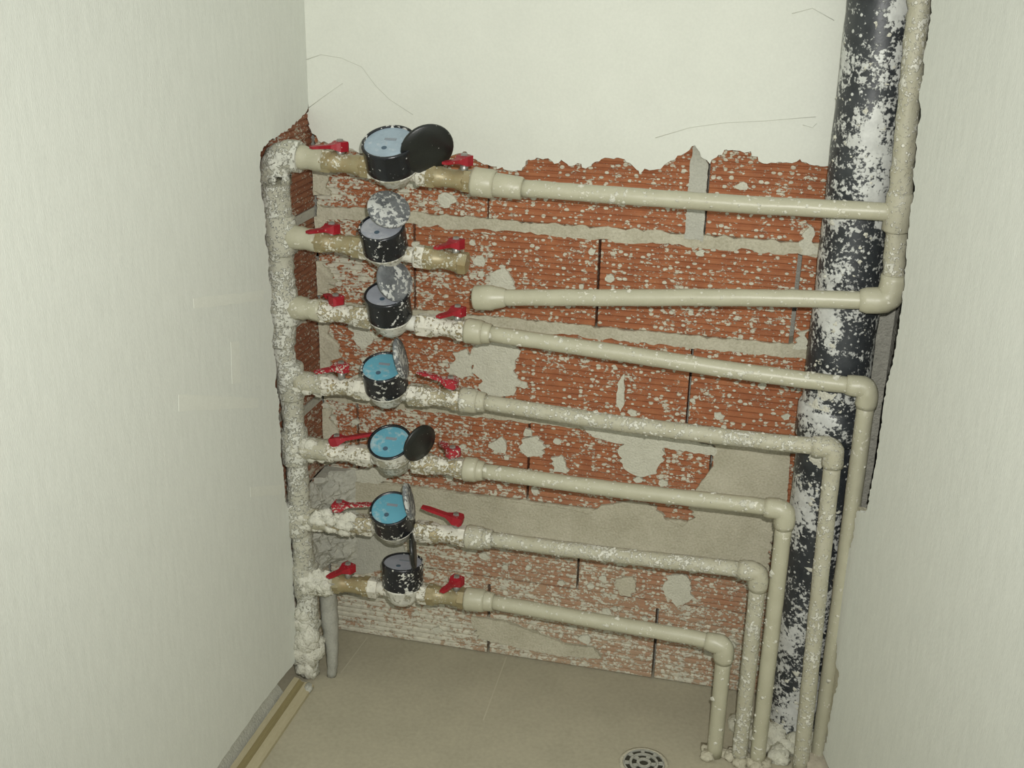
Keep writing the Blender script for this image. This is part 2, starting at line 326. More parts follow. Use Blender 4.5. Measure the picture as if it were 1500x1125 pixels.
M = dict(
 plaster=stucco('wall_plaster', (.66,.672,.595), (.615,.627,.555), 14, .10, .002),
 paper=stucco('wall_paper', (.70,.715,.65), (.62,.635,.575), 60, .26, .0015, stretch=(1.6,1.6,.35), fine=420),
 core=stucco('rough_concrete', (.42,.41,.35), (.30,.295,.25), 45, .7, .006),
 floor=stucco('screed_floor', (.43,.395,.29), (.355,.33,.24), 9, .12, .002, fine=120),
 brick=spatter('clay_brick', (.385,.150,.066), WHITE, thr=.555, scale=95, stretch=(.85,1,1.15), dens=.24, dots=.52, low=.07, base2=(.285,.102,.047), left=.075, soft=.04, veil=(.40,.315,.215)),
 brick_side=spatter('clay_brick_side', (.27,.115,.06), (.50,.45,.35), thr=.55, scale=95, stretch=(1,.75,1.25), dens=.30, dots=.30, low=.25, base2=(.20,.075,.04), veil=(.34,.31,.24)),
 mortar=stucco('mortar', (.53,.50,.385), (.37,.345,.25), 16, .5, .004),
 mortar_light=stucco('mortar_light', (.60,.59,.48), (.50,.49,.39), 50, .6, .004),
 mortar_grey=stucco('mortar_grey', (.48,.475,.40), (.38,.375,.315), 40, .5, .004),
 ppr=spatter('cream_plastic_pipe', (.42,.405,.295), (.64,.62,.51), thr=.60, scale=90, dens=.22, dots=.20, rough=.38, bump=.4, dist=.002, spec=.45, base2=(.385,.37,.265)),
 ppr_dirty=spatter('spattered_plastic_pipe', (.42,.405,.31), (.64,.63,.54), thr=.54, scale=95, dens=.28, dots=.36, rough=.5, bump=.7, dist=.003, base2=(.38,.36,.26)),
 riser=spatter('plaster_crusted_pipe', (.43,.42,.335), (.60,.60,.52), thr=.50, scale=95, dens=.30, dots=.34, rough=.75, bump=.9, dist=.004, base2=(.37,.36,.285)),
 crust=stucco('plaster_crust', (.66,.65,.55), (.52,.51,.42), 70, .8, .004),
 brass=spatter('tarnished_brass', (.31,.275,.16), (.60,.58,.46), thr=.58, scale=95, dens=.3, dots=.28, rough=.42, bump=.5, dist=.002, metallic=.2, base2=(.28,.215,.10), spec=.5),
 brass_dirty=spatter('plastered_brass', (.34,.28,.15), (.66,.64,.54), thr=.47, scale=100, dens=.35, dots=.40, rough=.6, bump=.8, dist=.003, metallic=.3, base2=(.42,.39,.28)),
 red=spatter('red_handle_plastic', (.33,.010,.020), (.55,.42,.36), thr=.68, scale=130, dens=.2, dots=.22, rough=.4, bump=.3, base2=(.24,.008,.016), spec=.5),
 red_dirty=spatter('plastered_red_handle', (.36,.02,.03), (.58,.50,.42), thr=.53, scale=130, dens=.2, dots=.40, rough=.55, bump=.6, base2=(.30,.02,.03)),
 steel=plain('steel_stem', (.35,.35,.32), .4, .5, .7),
 black=spatter('black_meter_plastic', (.010,.012,.015), (.58,.58,.54), thr=.60, scale=75, dens=.35, dots=.20, rough=.25, bump=.4, spec=.5, low=0),
 black_dirty=spatter('spattered_meter_plastic', (.012,.013,.016), (.60,.60,.54), thr=.555, scale=70, dens=.35, dots=.26, rough=.35, bump=.5, spec=.5),
 bowl=spatter('meter_bowl', (.40,.38,.29), (.66,.65,.57), thr=.45, scale=80, dens=.3, dots=.35, rough=.5, bump=.6),
 lid_black=spatter('black_lid', (.014,.016,.014), (.40,.40,.36), thr=.70, scale=110, dens=.2, dots=.16, rough=.35, bump=.2, spec=.5),
 lid_grey=spatter('dusty_lid', (.20,.21,.21), (.50,.51,.48), thr=.52, scale=70, dens=.35, dots=.15, rough=.7, bump=.3, base2=(.07,.075,.08)),
 dial_blue=spatter('blue_dial', (.11,.32,.41), (.34,.47,.50), thr=.53, scale=60, dens=.5, dots=.0, rough=.35, bump=.05, soft=.12, spec=.5, base2=(.12,.36,.46)),
 dial_pale=spatter('dusty_pale_dial', (.34,.43,.50), (.47,.52,.55), thr=.52, scale=60, dens=.4, dots=.0, rough=.35, bump=.05, soft=.12, spec=.5),
 dial_grey=spatter('dusty_grey_dial', (.34,.36,.41), (.45,.46,.49), thr=.52, scale=60, dens=.4, dots=.0, rough=.4, bump=.05, soft=.12),
 dial_print=plain('dial_window', (.22,.25,.28), .4),
 print_dark=plain('dial_pointer', (.06,.10,.14), .4),
 soil=spatter('black_soil_pipe', (.020,.023,.026), (.58,.59,.55), thr=.50, scale=75, dens=.62, dots=.30, rough=.4, bump=.4, dist=.002, base2=(.045,.05,.053), dscale=.13, soft=.06, spec=.5),
 conduit=stucco('grey_conduit', (.36,.355,.30), (.28,.28,.24), 40, .3, .003, rough=.6),
 lath=stucco('timber_lath', (.46,.41,.27), (.39,.345,.215), 30, .2, .002, stretch=(4,.4,4)),
 lath_dark=stucco('dark_timber', (.27,.225,.11), (.22,.185,.09), 30, .2, .002, stretch=(4,.4,4)),  # darker brown version of the lath colour, for the stripe along the board
 grate=stucco('zinc_grate', (.42,.42,.36), (.33,.33,.28), 60, .3, .002, rough=.5, spec=.5),
 drain_shade=plain('drain_shadow', (.05,.048,.035), .9, .1),
 wall_band=stucco('pale_wall_band', (.715,.725,.65), (.655,.665,.59), 60, .1, .001),
 floor_line=plain('floor_line', (.46,.43,.32), .8, .2),
 crack=plain('hairline', (.52,.53,.46), .9, .1),
)

# ------------------------------------------------------------------ setting
def struct(name, mb, mat, label, cat):
    o = mb.build(name, mat); o['kind'] = 'structure'; o['label'] = label; o['category'] = cat
    return o
floor = struct('floor', MB().box((-.25, -2.7, -.06), (1.75, .16, 0)), M['floor'], 'dusty beige screed floor of the pipe recess', 'floor')
wall_back = struct('wall_back', MB().box((-.25, .045, 0), (1.2, .16, 2.2)), M['core'], 'back wall of ribbed red brick below and white plaster above', 'wall')
wall_left = struct('wall_left', MB().box((-.2, -2.7, 0), (-.072, .045, 2.2)), M['core'], 'left wall with pale textured wallpaper and a broken chase edge', 'wall')
def rx(y, off=0.0): return 1.0 + (-.2 - y) * SPLAY + off
mb = MB()
mb.prism([(-2.7, 0), (.045, 0), (.045, 2.2), (-2.7, 2.2)], lambda p: (rx(p[0], .07) if p[0] < 0 else 1.035, p[0], p[1]), lambda p: (rx(p[0], .19) if p[0] < 0 else 1.2, p[0], p[1]))
wall_right = struct('wall_right', mb, M['core'], 'right wall with pale textured wallpaper and a broken plaster edge', 'wall')

# upper plaster coat of the back wall, torn along its lower edge
edge = ragged([(-.0, PLASTER_EDGE[0][1] + .004)] + [tuple(p) for p in PLASTER_EDGE] + [(1.034, PLASTER_EDGE[-1][1])], .005, .0028, False, 3)
poly = edge + [(1.034, 2.2), (0, 2.2)]
MB().prism(poly, lambda p: (p[0], -.018, p[1]), lambda p: (p[0], .0445, p[1])).build('plaster_coat', M['plaster'], wall_back)
# finished coat of the left wall, 72 mm to the rough core, broken away around the riser
edge = ragged([tuple(p) for p in LEFT_EDGE], .005, .0022, False, 4)
bottom = ragged([(LEFT_EDGE[-1][0], LEFT_EDGE[-1][1]), (-.25, .051), (-.35, .056), (-.44, .054), (-.55, .05), (-2.7, .05)], .012, .0015, False, 6)
poly = [(-.018, 2.2), (-.018, 1.09), (-.02, 1.082)] + edge + bottom[1:] + [(-2.7, 2.2)]
MB().prism(poly, lambda p: (0, p[0], p[1]), lambda p: (-.0295, p[0], p[1])).build('plaster_coat', M['paper'], wall_left)
# finished coat of the right wall
edge = ragged([tuple(p) for p in RIGHT_EDGE], .005, .003, False, 5)
poly = [(-.21, 2.2), (-.21, 1.34)] + edge + [(-.25, .03), (-2.7, .03), (-2.7, 2.2)]
MB().prism(poly, lambda p: (rx(p[0]), p[0], p[1]), lambda p: (rx(p[0], .025), p[0], p[1])).build('plaster_coat', M['paper'], wall_right)
# undercoat left standing proud of the torn finish, lower part of the right edge
low_e = [(y, z) for y, z in RIGHT_EDGE if .03 < z < .52]
rl = random.Random(17)
outer = [(y + .012 + .035*math.sin(math.pi*min(1, max(0, (.5-z)/.45)))*rl.uniform(.5, 1.1), z) for y, z in low_e]
inner = [(y - .05, z) for y, z in low_e]
MB().prism(ragged(outer + inner[::-1], .008, .002, True, 19), lambda p: (rx(p[0], .006), p[0], p[1]), lambda p: (rx(p[0], .024), p[0], p[1])).build('plaster_undercoat', M['mortar'], wall_right)

# ribbed clay bricks, one object each
def brick_mesh(length, height, side=False):
    mb = MB(); n = max(3, round(height / .0112)); p = height / n; prof = []
    for k in range(n):
        z = k * p
        prof += [(.0032, z), (.0004, z + p*.28), (0, z + p*.72), (.0032, z + p*.92)]
    prof += [(.0032, height)]
    m = len(prof); vs = []
    for x in (0, length):
        for d, z in prof: vs.append((x, d, z))
        vs += [(x, .04, height), (x, .04, 0)]
    q = m + 2
    fs = [(i, i+q, (i+1) % q + q, (i+1) % q) for i in range(q)] + [tuple(range(q)), tuple(range(2*q-1, q-1, -1))]
    mb.add(vs, fs); return mb
COURSES = [(.902, 1.085), (.721, .884), (.540, .702), (.358, .522), (.178, .342), (.002, .163)]
JOINTS = [[.3245, .705], [.187, .5268, .868], [.02, .36, .7008], [.0674, .4096, .75], [.174, .514, .854], [.3363, .673]]
GAP = [.004, .005, .005, .005, .005, .006]
brick_no = 0
for ci, (z0, z1) in enumerate(COURSES):
    xs = [.0] + [j for j in JOINTS[ci] if j > .03] + [.925]
    for a, b in zip(xs[:-1], xs[1:]):
        g = GAP[ci] * (1.5 if abs(b - .868) < .001 else 1)
        g0 = GAP[ci] * (1.5 if abs(a - .868) < .001 else 1)
        x0 = a + (g0/2 if a > .01 else 0); x1 = b - (g/2 if b < .92 else 0)
        o = brick_mesh(x1 - x0, z1 - z0).build('brick', M['brick'], wall_back)
        o.location = (x0, random.Random(brick_no).uniform(0, .003), z0); brick_no += 1
MB().box((.9265, .006, .001), (1.033, .0445, PLASTER_EDGE[-1][1]-.012)).build('mortar_infill', M['core'], wall_back)
for ci, (z0, z1) in enumerate(COURSES):
    # whole brick by the corner, and the face cut back behind the riser
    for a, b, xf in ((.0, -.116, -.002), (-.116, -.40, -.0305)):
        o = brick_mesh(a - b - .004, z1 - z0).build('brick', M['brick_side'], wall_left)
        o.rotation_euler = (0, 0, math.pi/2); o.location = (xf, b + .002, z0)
# bed joints and mortar smears of the back wall
for ci in range(5):
    z0 = COURSES[ci+1][1]; z1 = COURSES[ci][0]
    e_ = (.004, .003, .001, .002, .001)[ci]; n_ = 60
    lo_ = [(.001 + .924*i/n_, z0 - e_*random.uniform(-.4, 1.3)) for i in range(n_+1)]; hi_ = [(.001 + .924*i/n_, z1 + e_*random.uniform(-.4, 1.3)) for i in range(n_, -1, -1)]
    MB().prism(ragged(lo_ + hi_, .006, .0014, True, 30+ci), lambda p: (p[0], -.0022 if ci < 4 else .002, p[1]), lambda p: (p[0], .044, p[1])).build('mortar_bed', M['brick' if ci == 4 else 'mortar'], wall_back)
    MB().box((-.0705, -.116, z0+.0005), (-.003, 0, z1-.0005)).build('mortar_bed', M['mortar_grey'], wall_left)
    MB().box((-.0705, -.4, z0+.0005), (-.034, -.1165, z1-.0005)).build('mortar_bed', M['mortar_grey'], wall_left)
PM = {4: 'mortar', 5: 'mortar', 7: 'mortar_grey', 6: 'mortar_grey', 15: 'mortar', 14: 'mortar'}
for i, p in enumerate(PATCHES):
    th = .0035 + .0015*random.Random(i).random()
    MB().prism(combed([tuple(q) for q in p], .0012 if i in (4, 7, 16) else .006, 70+i), lambda q: (q[0], -th, q[1]), lambda q: (q[0], .03, q[1])).build('mortar_smear', M[PM.get(i, 'mortar_light')], wall_back)
rnd0 = random.Random(21)
for j_, (za, zb_) in enumerate(((.385, .505), (.56, .69), (.735, .80), (.83, .885), (.925, 1.005))):
    rgt = [(.012*math.sin(math.pi*(i+.3)/12) + .012 + rnd0.uniform(-.008, .016), za + (zb_-za)*i/12) for i in range(13)]
    MB().prism(ragged([(-.0015, za)] + rgt + [(-.0015, zb_)], .008, .0008, True, 90+j_), lambda q: (q[0], -.009 if q[0] < .006 else -.0027, q[1]), lambda q: (q[0], .02, q[1])).build('corner_mortar', M['mortar'], wall_back)
for i, p in enumerate(WALL_BANDS):
    MB().prism(ragged([tuple(q) for q in p], .02, .001, True, 120+i), lambda q: (.0004, q[0], q[1]), lambda q: (-.01, q[0], q[1])).build('pale_band', M['wall_band'], wall_left)  # thin bands, slightly paler than the left wall coat
for i, (a, b) in enumerate(FLOOR_LINES):
    d = (Vector(b)-Vector(a)).normalized(); s = Vector((-d.y, d.x, 0))*.0012
    MB().prism([0, 1, 2, 3], lambda q: tuple([Vector(a)+s, Vector(a)-s, Vector(b)-s, Vector(b)+s][q] + Vector((0, 0, .0004))), lambda q: tuple([Vector(a)+s, Vector(a)-s, Vector(b)-s, Vector(b)+s][q] - Vector((0, 0, .01)))).build('chalk_line', M['floor_line'], floor)
rs = random.Random(44); mb = MB()
for i in range(150):
    x, z = rs.uniform(.0, .90), rs.uniform(.03, 1.0)
    if any(abs(z - zz) < .02 for zz in (.893, .711, .531, .35, .17)): continue
    s = rs.uniform(.003, .0085); s *= 1.6 if rs.random() < .15 else 1
    pl = [(x + math.cos(a*.628)*s*rs.uniform(.6, 1.4)*1.15, z + math.sin(a*.628)*s*rs.uniform(.7, 1.2)) for a in range(10)]
    th = rs.uniform(.0015, .003)
    mb.prism(pl, lambda q: (q[0], -th, q[1]), lambda q: (q[0], .006, q[1]))
o = mb.build('mortar_spots', M['mortar_light'], wall_back); o['kind'] = 'stuff'
for i, p in enumerate(CRACKS):
    MB().tube([(x, -.0181, z) for x, z in p], .0006, 6).build('hairline_crack', M['crack'], wall_back)

# ------------------------------------------------------------------ pipework builders
def arc(c0, c1, c2, r, n=8):
    """points that round the corner c1 with radius r"""
    a = (Vector(c0) - Vector(c1)).normalized(); b = (Vector(c2) - Vector(c1)).normalized()
    p0 = Vector(c1) + a*r; p1 = Vector(c1) + b*r; out = []
    for k in range(n+1):
        t = k/n; out.append(p0*(1-t)**2 + Vector(c1)*2*t*(1-t) + p1*t*t)
    return out
def dense(pts, step):
    out = []
    for a, b in zip(pts[:-1], pts[1:]):
        a = Vector(a); b = Vector(b); n = max(1, int((b-a).length/step))
        out += [a.lerp(b, k/n) for k in range(n)]
    return out + [Vector(pts[-1])]
def smooth_path(pts, step=.015):
    P = [Vector(p) for p in pts]; P = [P[0]*2 - P[1]] + P + [P[-1]*2 - P[-2]]; out = []
    for i in range(1, len(P)-2):
        n = max(2, int((P[i+1]-P[i]).length/step))
        for k in range(n):
            t = k/n; a, b, c, d = P[i-1], P[i], P[i+1], P[i+2]
            out.append(.5*((2*b) + (c-a)*t + (2*a-5*b+4*c-d)*t*t + (3*b-a-3*c+d)*t**3))
    out.append(P[-2]); return out
def splats(name, path, r, count, parent, seed, size=(.0015, .0042), facing=Vector((.0, -1, .45)), mat='crust', spread=1.2):
    """small plaster drips stuck to the upper and front side of a pipe"""
    rnd = random.Random(seed); mb = MB(); n = len(path)
    for _ in range(count):
        i = rnd.randrange(n-1); t = rnd.random(); p = Vector(path[i]).lerp(Vector(path[i+1]), t)
        T = (Vector(path[i+1]) - Vector(path[i])).normalized()
        f = facing - T*facing.dot(T); f.normalize(); g = T.cross(f); a = rnd.gauss(0, spread*.6)
        d = f*math.cos(a) + g*math.sin(a); s = rnd.uniform(*size) * (1.8 if rnd.random() < .12 else 1)
        mb.blob(p + d*(r - s*.66), s, (1.15, .9, .95), 7, .9, seed)
    o = mb.build(name, M[mat], parent); o['kind'] = 'stuff'; return o
def hexring(mb, x0, x1, r, ax, sides=6, ch=.0025, twist=.2):
    """nut along the pipe axis function ax(x)"""
    mb.tube([ax(x0), ax(x0+ch), ax(x1-ch), ax(x1)], [r*.9, r, r, r*.9], sides, smooth=False, twist=twist)

def axis_fn(k):
    a, b = LINES[k]['a'], LINES[k]['b']
    return lambda x: Vector((x, -.165, a*x + b))

ORD = {1: 'topmost', 2: 'second', 3: 'third', 4: 'fourth', 5: 'fifth', 6: 'sixth', 7: 'lowest'}
DIRTY = {1: 0, 2: 0, 3: 1, 4: 1, 5: 1, 6: 1, 7: 0}

# ------------------------------------------------------------------ riser on the left
base = Vector((.016, -.165, 0))
riser = empty('riser_pipe', base)
tag(riser, 'plaster-crusted cream manifold riser pipe standing in the left corner', 'pipe')
def child(o, root):                       # keep world placement under an empty that only has a location
    o.location = o.location - root.location; return o
up = smooth_path(RISER[0][1:], .006); lowp = smooth_path(RISER[1], .006)
top = Vector(RISER[0][0])
ax1 = axis_fn(1); corner = Vector((top.x, -.165, ax1(0)[2]))
o = MB().tube([corner - Vector((0, 0, .03))] + up, .0240, 28, rough=.0028, freq=85).build('upper_pipe', M['riser'], riser); child(o, riser)
o = MB().tube(lowp, .0200, 28, rough=.0028, freq=85).build('lower_pipe', M['riser'], riser); child(o, riser)
c = Vector(RISER[0][-1])
o = MB().tube([c + Vector((0, 0, .012)), c, c - Vector((0, 0, .003))], [.024, .0262, .0235], 20, rough=.002).build('socket_rim', M['riser'], riser); child(o, riser)
# top elbow
el = [corner - Vector((0, 0, .05)), corner - Vector((0, 0, .034))] + arc(corner - Vector((0, 0, .05)), corner, corner + Vector((.06, 0, ax1(.06)[2]-ax1(0)[2])), .034, 8) + [ax1(corner.x + .046)]
o = MB().tube(el, .0262, 28, rough=.003, freq=90).build('elbow', M['riser'], riser); child(o, riser)
for k in range(1, 8):
    L = LINES[k]; ax = axis_fn(k); x0 = L['tee']; x1 = L['vl'][0] + .004
    if k > 1:
        c = ax(x0); r = .0275 if k < 4 else .0245
        o = MB().tube([c + Vector((0, 0, .034)), c + Vector((0, 0, .03)), c, c - Vector((0, 0, .03)), c - Vector((0, 0, .034))], [r*.9, r, r, r, r*.9], 28, rough=.003, freq=90).build('tee', M['riser'], riser); child(o, riser)
    xs = x0 + (.015 if k > 1 else .03)
    pts = dense([ax(xs), ax(x1)], .006); n = len(pts)
    rr = [.0205 if i < n*.45 else (.0185 if i < n*.62 else .0195) for i in range(n)]
    o = MB().tube(pts, rr, 18, rough=.003 if DIRTY[k] else .001, freq=90).build('branch_socket', M['ppr_dirty' if k > 3 else 'ppr'], riser); child(o, riser)
# fibrous plaster on branches, mortar at the foot
mb = MB(); rnd = random.Random(8)
for k, n in ((4, 10), (5, 14), (6, 46), (7, 34)):
    ax = axis_fn(k); a, b = LINES[k]['tee'], LINES[k]['vl'][0] + (.05 if k == 6 else -.004)
    for _ in range(n):
        x = rnd.uniform(a, b); s = rnd.uniform(.005, .011) * (1.25 if k == 7 else 1)
        ang = rnd.uniform(-2.2, 1.2)
        mb.blob(ax(x) + Vector((0, -.017*math.cos(ang), .017*math.sin(ang))), s, (1.3, 1, 1), 8, .8, rnd.random()*9)
o = mb.build('plaster_lump', M['crust'], riser); child(o, riser); o['kind'] = 'stuff'
mb = MB()
for i in range(34):
    t = i/33; z = .012 + .145*t
    mb.blob(base + Vector((rnd.uniform(-.012, .012), rnd.uniform(-.02, .004), z)), rnd.uniform(.014, .022) * (.65 + .5*math.sin(math.pi*min(1, t*1.1))), (1, 1, 1.2), 9, .8, i)
o = mb.build('foot_mortar', M['crust'], riser); child(o, riser)
# broken grey mortar mass behind the two lowest branches
mb = MB(); NS, NZ = 22, 44; vs = []
A_, B_ = Vector((-.002, -.11, 0)), Vector((.066, .0, 0)); nrm = Vector((.86, -.5, 0))
for i in range(NZ+1):
    z = .175 + .205*i/NZ
    for j in range(NS+1):
        t_ = j/NS; p = A_.lerp(B_, t_) + Vector((0, 0, z)); bulge = math.sin(math.pi*t_)
        fade = min(1, i/5, (NZ-i)/8)
        h = (noise.fractal(p*38, .7, 2.0, 4)*.020 - .018*(1-fade) - .012)*bulge
        vs.append(p + nrm*h)
W_ = NS+1
mb.add(vs, [(i*W_+j, i*W_+j+1, (i+1)*W_+j+1, (i+1)*W_+j) for i in range(NZ) for j in range(NS)])
n0 = len(mb.v); back = [Vector((-.002, .0, .175)), Vector((-.002, .0, .38))]
mb.add(back, []); bot = [j for j in range(W_)]; tp = [NZ*W_+j for j in range(W_)]
mb.f += [tuple(bot[::-1] + [n0]), tuple(tp + [n0+1])]; mb.smooth += [False, False]
o = mb.build('corner_mortar', M['mortar_grey'], wall_left)

# ------------------------------------------------------------------ ball valves
def valve(k, side):
    L = LINES[k]; ax = axis_fn(k); x0, x1 = L['vl'] if side == 0 else L['vr']
    hx, hz, dx, dz = HANDLES[(k, side)]
    hx = min(max(hx, x0 + .014), x1 - .014)
    xm = hx; root = empty('ball_valve', ax((x0+x1)/2))
    bm_ = M['brass_dirty' if DIRTY[k] else 'brass']
    mb = MB(); w = x1 - x0
    mb.tube([ax(x0), ax(x0+.003), ax(x0+w*.3), ax(x0+w*.36), ax(x0+w*.64), ax(x0+w*.7), ax(x1-.003), ax(x1)], [.0165, .018, .018, .0155, .0155, .0172, .0172, .016], 18, rough=.0025 if DIRTY[k] else .0006, freq=110)
    child(mb.build('body', bm_, root), root)
    mb = MB(); hexring(mb, x0-.001, x0 + w*.22, .0205, ax, 6); child(mb.build('hex_end', bm_, root), root)
    mb = MB(); hexring(mb, x1 - w*.2, x1 + .001, .0198, ax, 6); child(mb.build('hex_end', bm_, root), root)
    c = ax(xm); top = Vector((xm, -.165, max(hz - .004, c.z + .019)))
    child(MB().tube([c + Vector((0, 0, .01)), top], .0065, 12).build('stem', M['steel'], root), root)
    rm = M['red_dirty' if (k in (4, 6) and side == 0) or (k in (4, 5) and side == 1) else 'red']
    # lever: hub plate plus arm
    ln = .062; yy = math.sqrt(max(0, ln*ln - dx*dx)); yy = yy if abs(dx) < .058 else 0
    if abs(dx) > .058: d = Vector((dx, 0, dz*.75))
    else: d = Vector((dx, -yy*.8 if dz < 0.004 else yy*.6, .0))
    if abs(dx) < .03 and dz >= 0: d = Vector((dx, yy*.35, 0))
    dn = d.normalized(); sd = Vector((0, 0, 1)).cross(dn).normalized(); upv = dn.cross(sd)
    h = empty('handle', (0, 0, 0)); bpy.data.objects.remove(h)
    mb = MB(); L_ = d.length; wd = .0085; t = .0016
    stations = [(-.0125, .0075, .003, .005), (-.009, .0115, .004, .008), (.005, .0115, .004, .008), (.011, .0085, .004, .0055), (.020, .0055, .005, .003), (L_*.8, .006, .006, .0026), (L_, .0045, .006, .002)]
    vs = []; fs = []
    for s, wv, hgt, tt in stations:
        for a, b in ((-1, -1), (1, -1), (1, 1), (-1, 1)):
            vs.append(top + dn*s + sd*wv*a + upv*(hgt + tt*b))
    for i in range(len(stations)-1):
        for q in range(4):
            fs.append((i*4+q, i*4+(q+1) % 4, (i+1)*4+(q+1) % 4, (i+1)*4+q))
    fs += [(3, 2, 1, 0), tuple(len(vs)-4+q for q in range(4))]
    mb.add(vs, fs)
    hd = child(mb.build('handle', rm, root), root)
    mb = MB().tube([top + Vector((0, 0, .010)), top + Vector((0, 0, .0155))], [.0062, .0055], 6, smooth=False)
    nut = mb.build('nut', M['steel'], hd)
    # nut sits under the handle, whose mesh is already in world axes relative to the valve
    pos = {0: 'between riser and', 1: 'just right of'}[side]
    look = 'plaster-covered' if DIRTY[k] else 'olive brass'
    tag(root, f'{look} ball valve with red handle, {pos} the {ORD[k]} water meter', 'valve', 'ball valves beside the water meters')
    return root
for k in range(1, 8):
    valve(k, 0); valve(k, 1)

# ------------------------------------------------------------------ water meters
DIALM = {1: 'dial_pale', 2: 'dial_grey', 3: 'dial_grey', 4: 'dial_blue', 5: 'dial_blue', 6: 'dial_blue', 7: 'dial_grey'}
LIDM = {1: 'lid_black', 2: 'lid_grey', 3: 'lid_grey', 4: 'lid_grey', 5: 'lid_black', 6: 'lid_grey', 7: 'lid_black'}
MLAB = {1: 'large black water meter with pale dial and round black lid, topmost of the column',
 2: 'black water meter with grey dial and dusty raised lid, on the capped short branch',
 3: 'black water meter with grey dial and dusty lid, third from the top',
 4: 'water meter with blue dial and plastered lid seen edge-on, fourth from the top',
 5: 'water meter with bright blue dial, white bowl and tilted black lid',
 6: 'water meter with blue dial and upright spattered lid, sixth from the top',
 7: 'upright black water meter with grey dial and thin upright lid, lowest of the column'}
HD = {1: .055, 2: .050, 3: .055, 4: .057, 5: .049, 6: .058, 7: .058}
for k in range(1, 8):
    L = LINES[k]; ax = axis_fn(k); c = ax(L['m']); root = empty('water_meter', c); tag(root, MLAB[k], 'water meter', 'water meters on the branches')
    tl = math.radians(TILT[k]); rot = Matrix.Rotation(tl, 4, 'X')
    R = .0445 if k == 1 else .0385; zt = HD[k]; zb = zt - (.045 if k != 5 else .026)
    def part(mb, name, mat, parent=root, rotate=True):
        o = mb.build(name, mat, parent)
        if rotate: o.matrix_local = rot
        return o
    half = (L['vr'][0] - L['vl'][1]) / 2
    mb = MB().lathe([(.006, -.027), (.014, -.026), (.023, -.020), (.030, -.010), (R*.90, zb-.006), (R*.98, zb-.002), (R*.98, zb+.001)], 32)
    part(mb, 'bowl', M['bowl'])
    dirx = Vector((1, 0, L['a'])).normalized()
    for s, xe in ((-1, L['vl'][1]), (1, L['vr'][0])):
        e = ax(xe) - c
        child(MB().tube([c + dirx*s*.02, c + e*.9], .0135, 16).build('port', M['bowl' if DIRTY[k] else 'brass_dirty'], root), root)
        mb = MB(); a, b = sorted((xe - s*.017, xe + s*.002)); hexring(mb, a, b, .0205, ax, 6); child(mb.build('union_nut', M['brass_dirty'], root), root)
    hm = M['black_dirty' if k in (4, 5, 6, 7) else 'black']
    mb = MB().lathe([(R*.97, zb), (R*1.0, zb+.002), (R*.985, zb+.012), (R*1.0, zt-.004), (R*1.015, zt), (R*.99, zt+.003), (R*.92, zt+.003), (R*.91, zt-.002)], 40)
    reg = part(mb, 'register_housing', M['bowl'] if k == 5 else hm)
    dial = part(MB().lathe([(R*.905, zt-.0028), (R*.905, zt+.0002)], 40, smooth=False), 'dial', M[DIALM[k]])
    if k == 5:
        o = MB().lathe([(R*1.012, zt-.001), (R*1.012, zt+.0034), (R*.91, zt+.0034), (R*.91, zt-.001)], 40, closed=False).build('dial_rim', M['black'], reg)
    # counter window and small pointer on the dial
    MB().box((-.010, .006, zt+.0001), (.010, .0115, zt+.0007)).build('counter_window', M['dial_print'], dial)
    MB().lathe([(.0045, zt+.0001), (.0045, zt+.0006)], 14, smooth=False).build('pointer', M['print_dark'], dial).location = (-.004, -.014, 0)
    # lid
    lc, n, lr = LIDS[k]; lc = Vector(lc); n = Vector(n).normalized()
    q = Vector((0, 0, 1)).rotation_difference(n).to_matrix().to_4x4()
    mb = MB().lathe([(lr*.93, -.001), (lr, .001), (lr, .004), (lr*.96, .006), (lr*.6, .0072), (.004, .0075)], 36)
    lid = mb.build('lid', M[LIDM[k]], root); lid.matrix_local = Matrix.Translation(lc - c) @ q
    # hinge lug between the lid rim and the housing rim
    axis = rot @ Vector((0, 0, 1)); dc = c + axis*zt; v = lc - dc; v = v - axis*v.dot(axis)
    hp = dc + v.normalized()*R*.99
    w_ = hp - lc; w_ = w_ - n*w_.dot(n); lp = lc + w_.normalized()*lr*.95
    lug = MB().tube([hp - axis*.006, hp + axis*.001, hp.lerp(lp, .5), lp], .0032, 8).build('hinge', hm, root); child(lug, root)

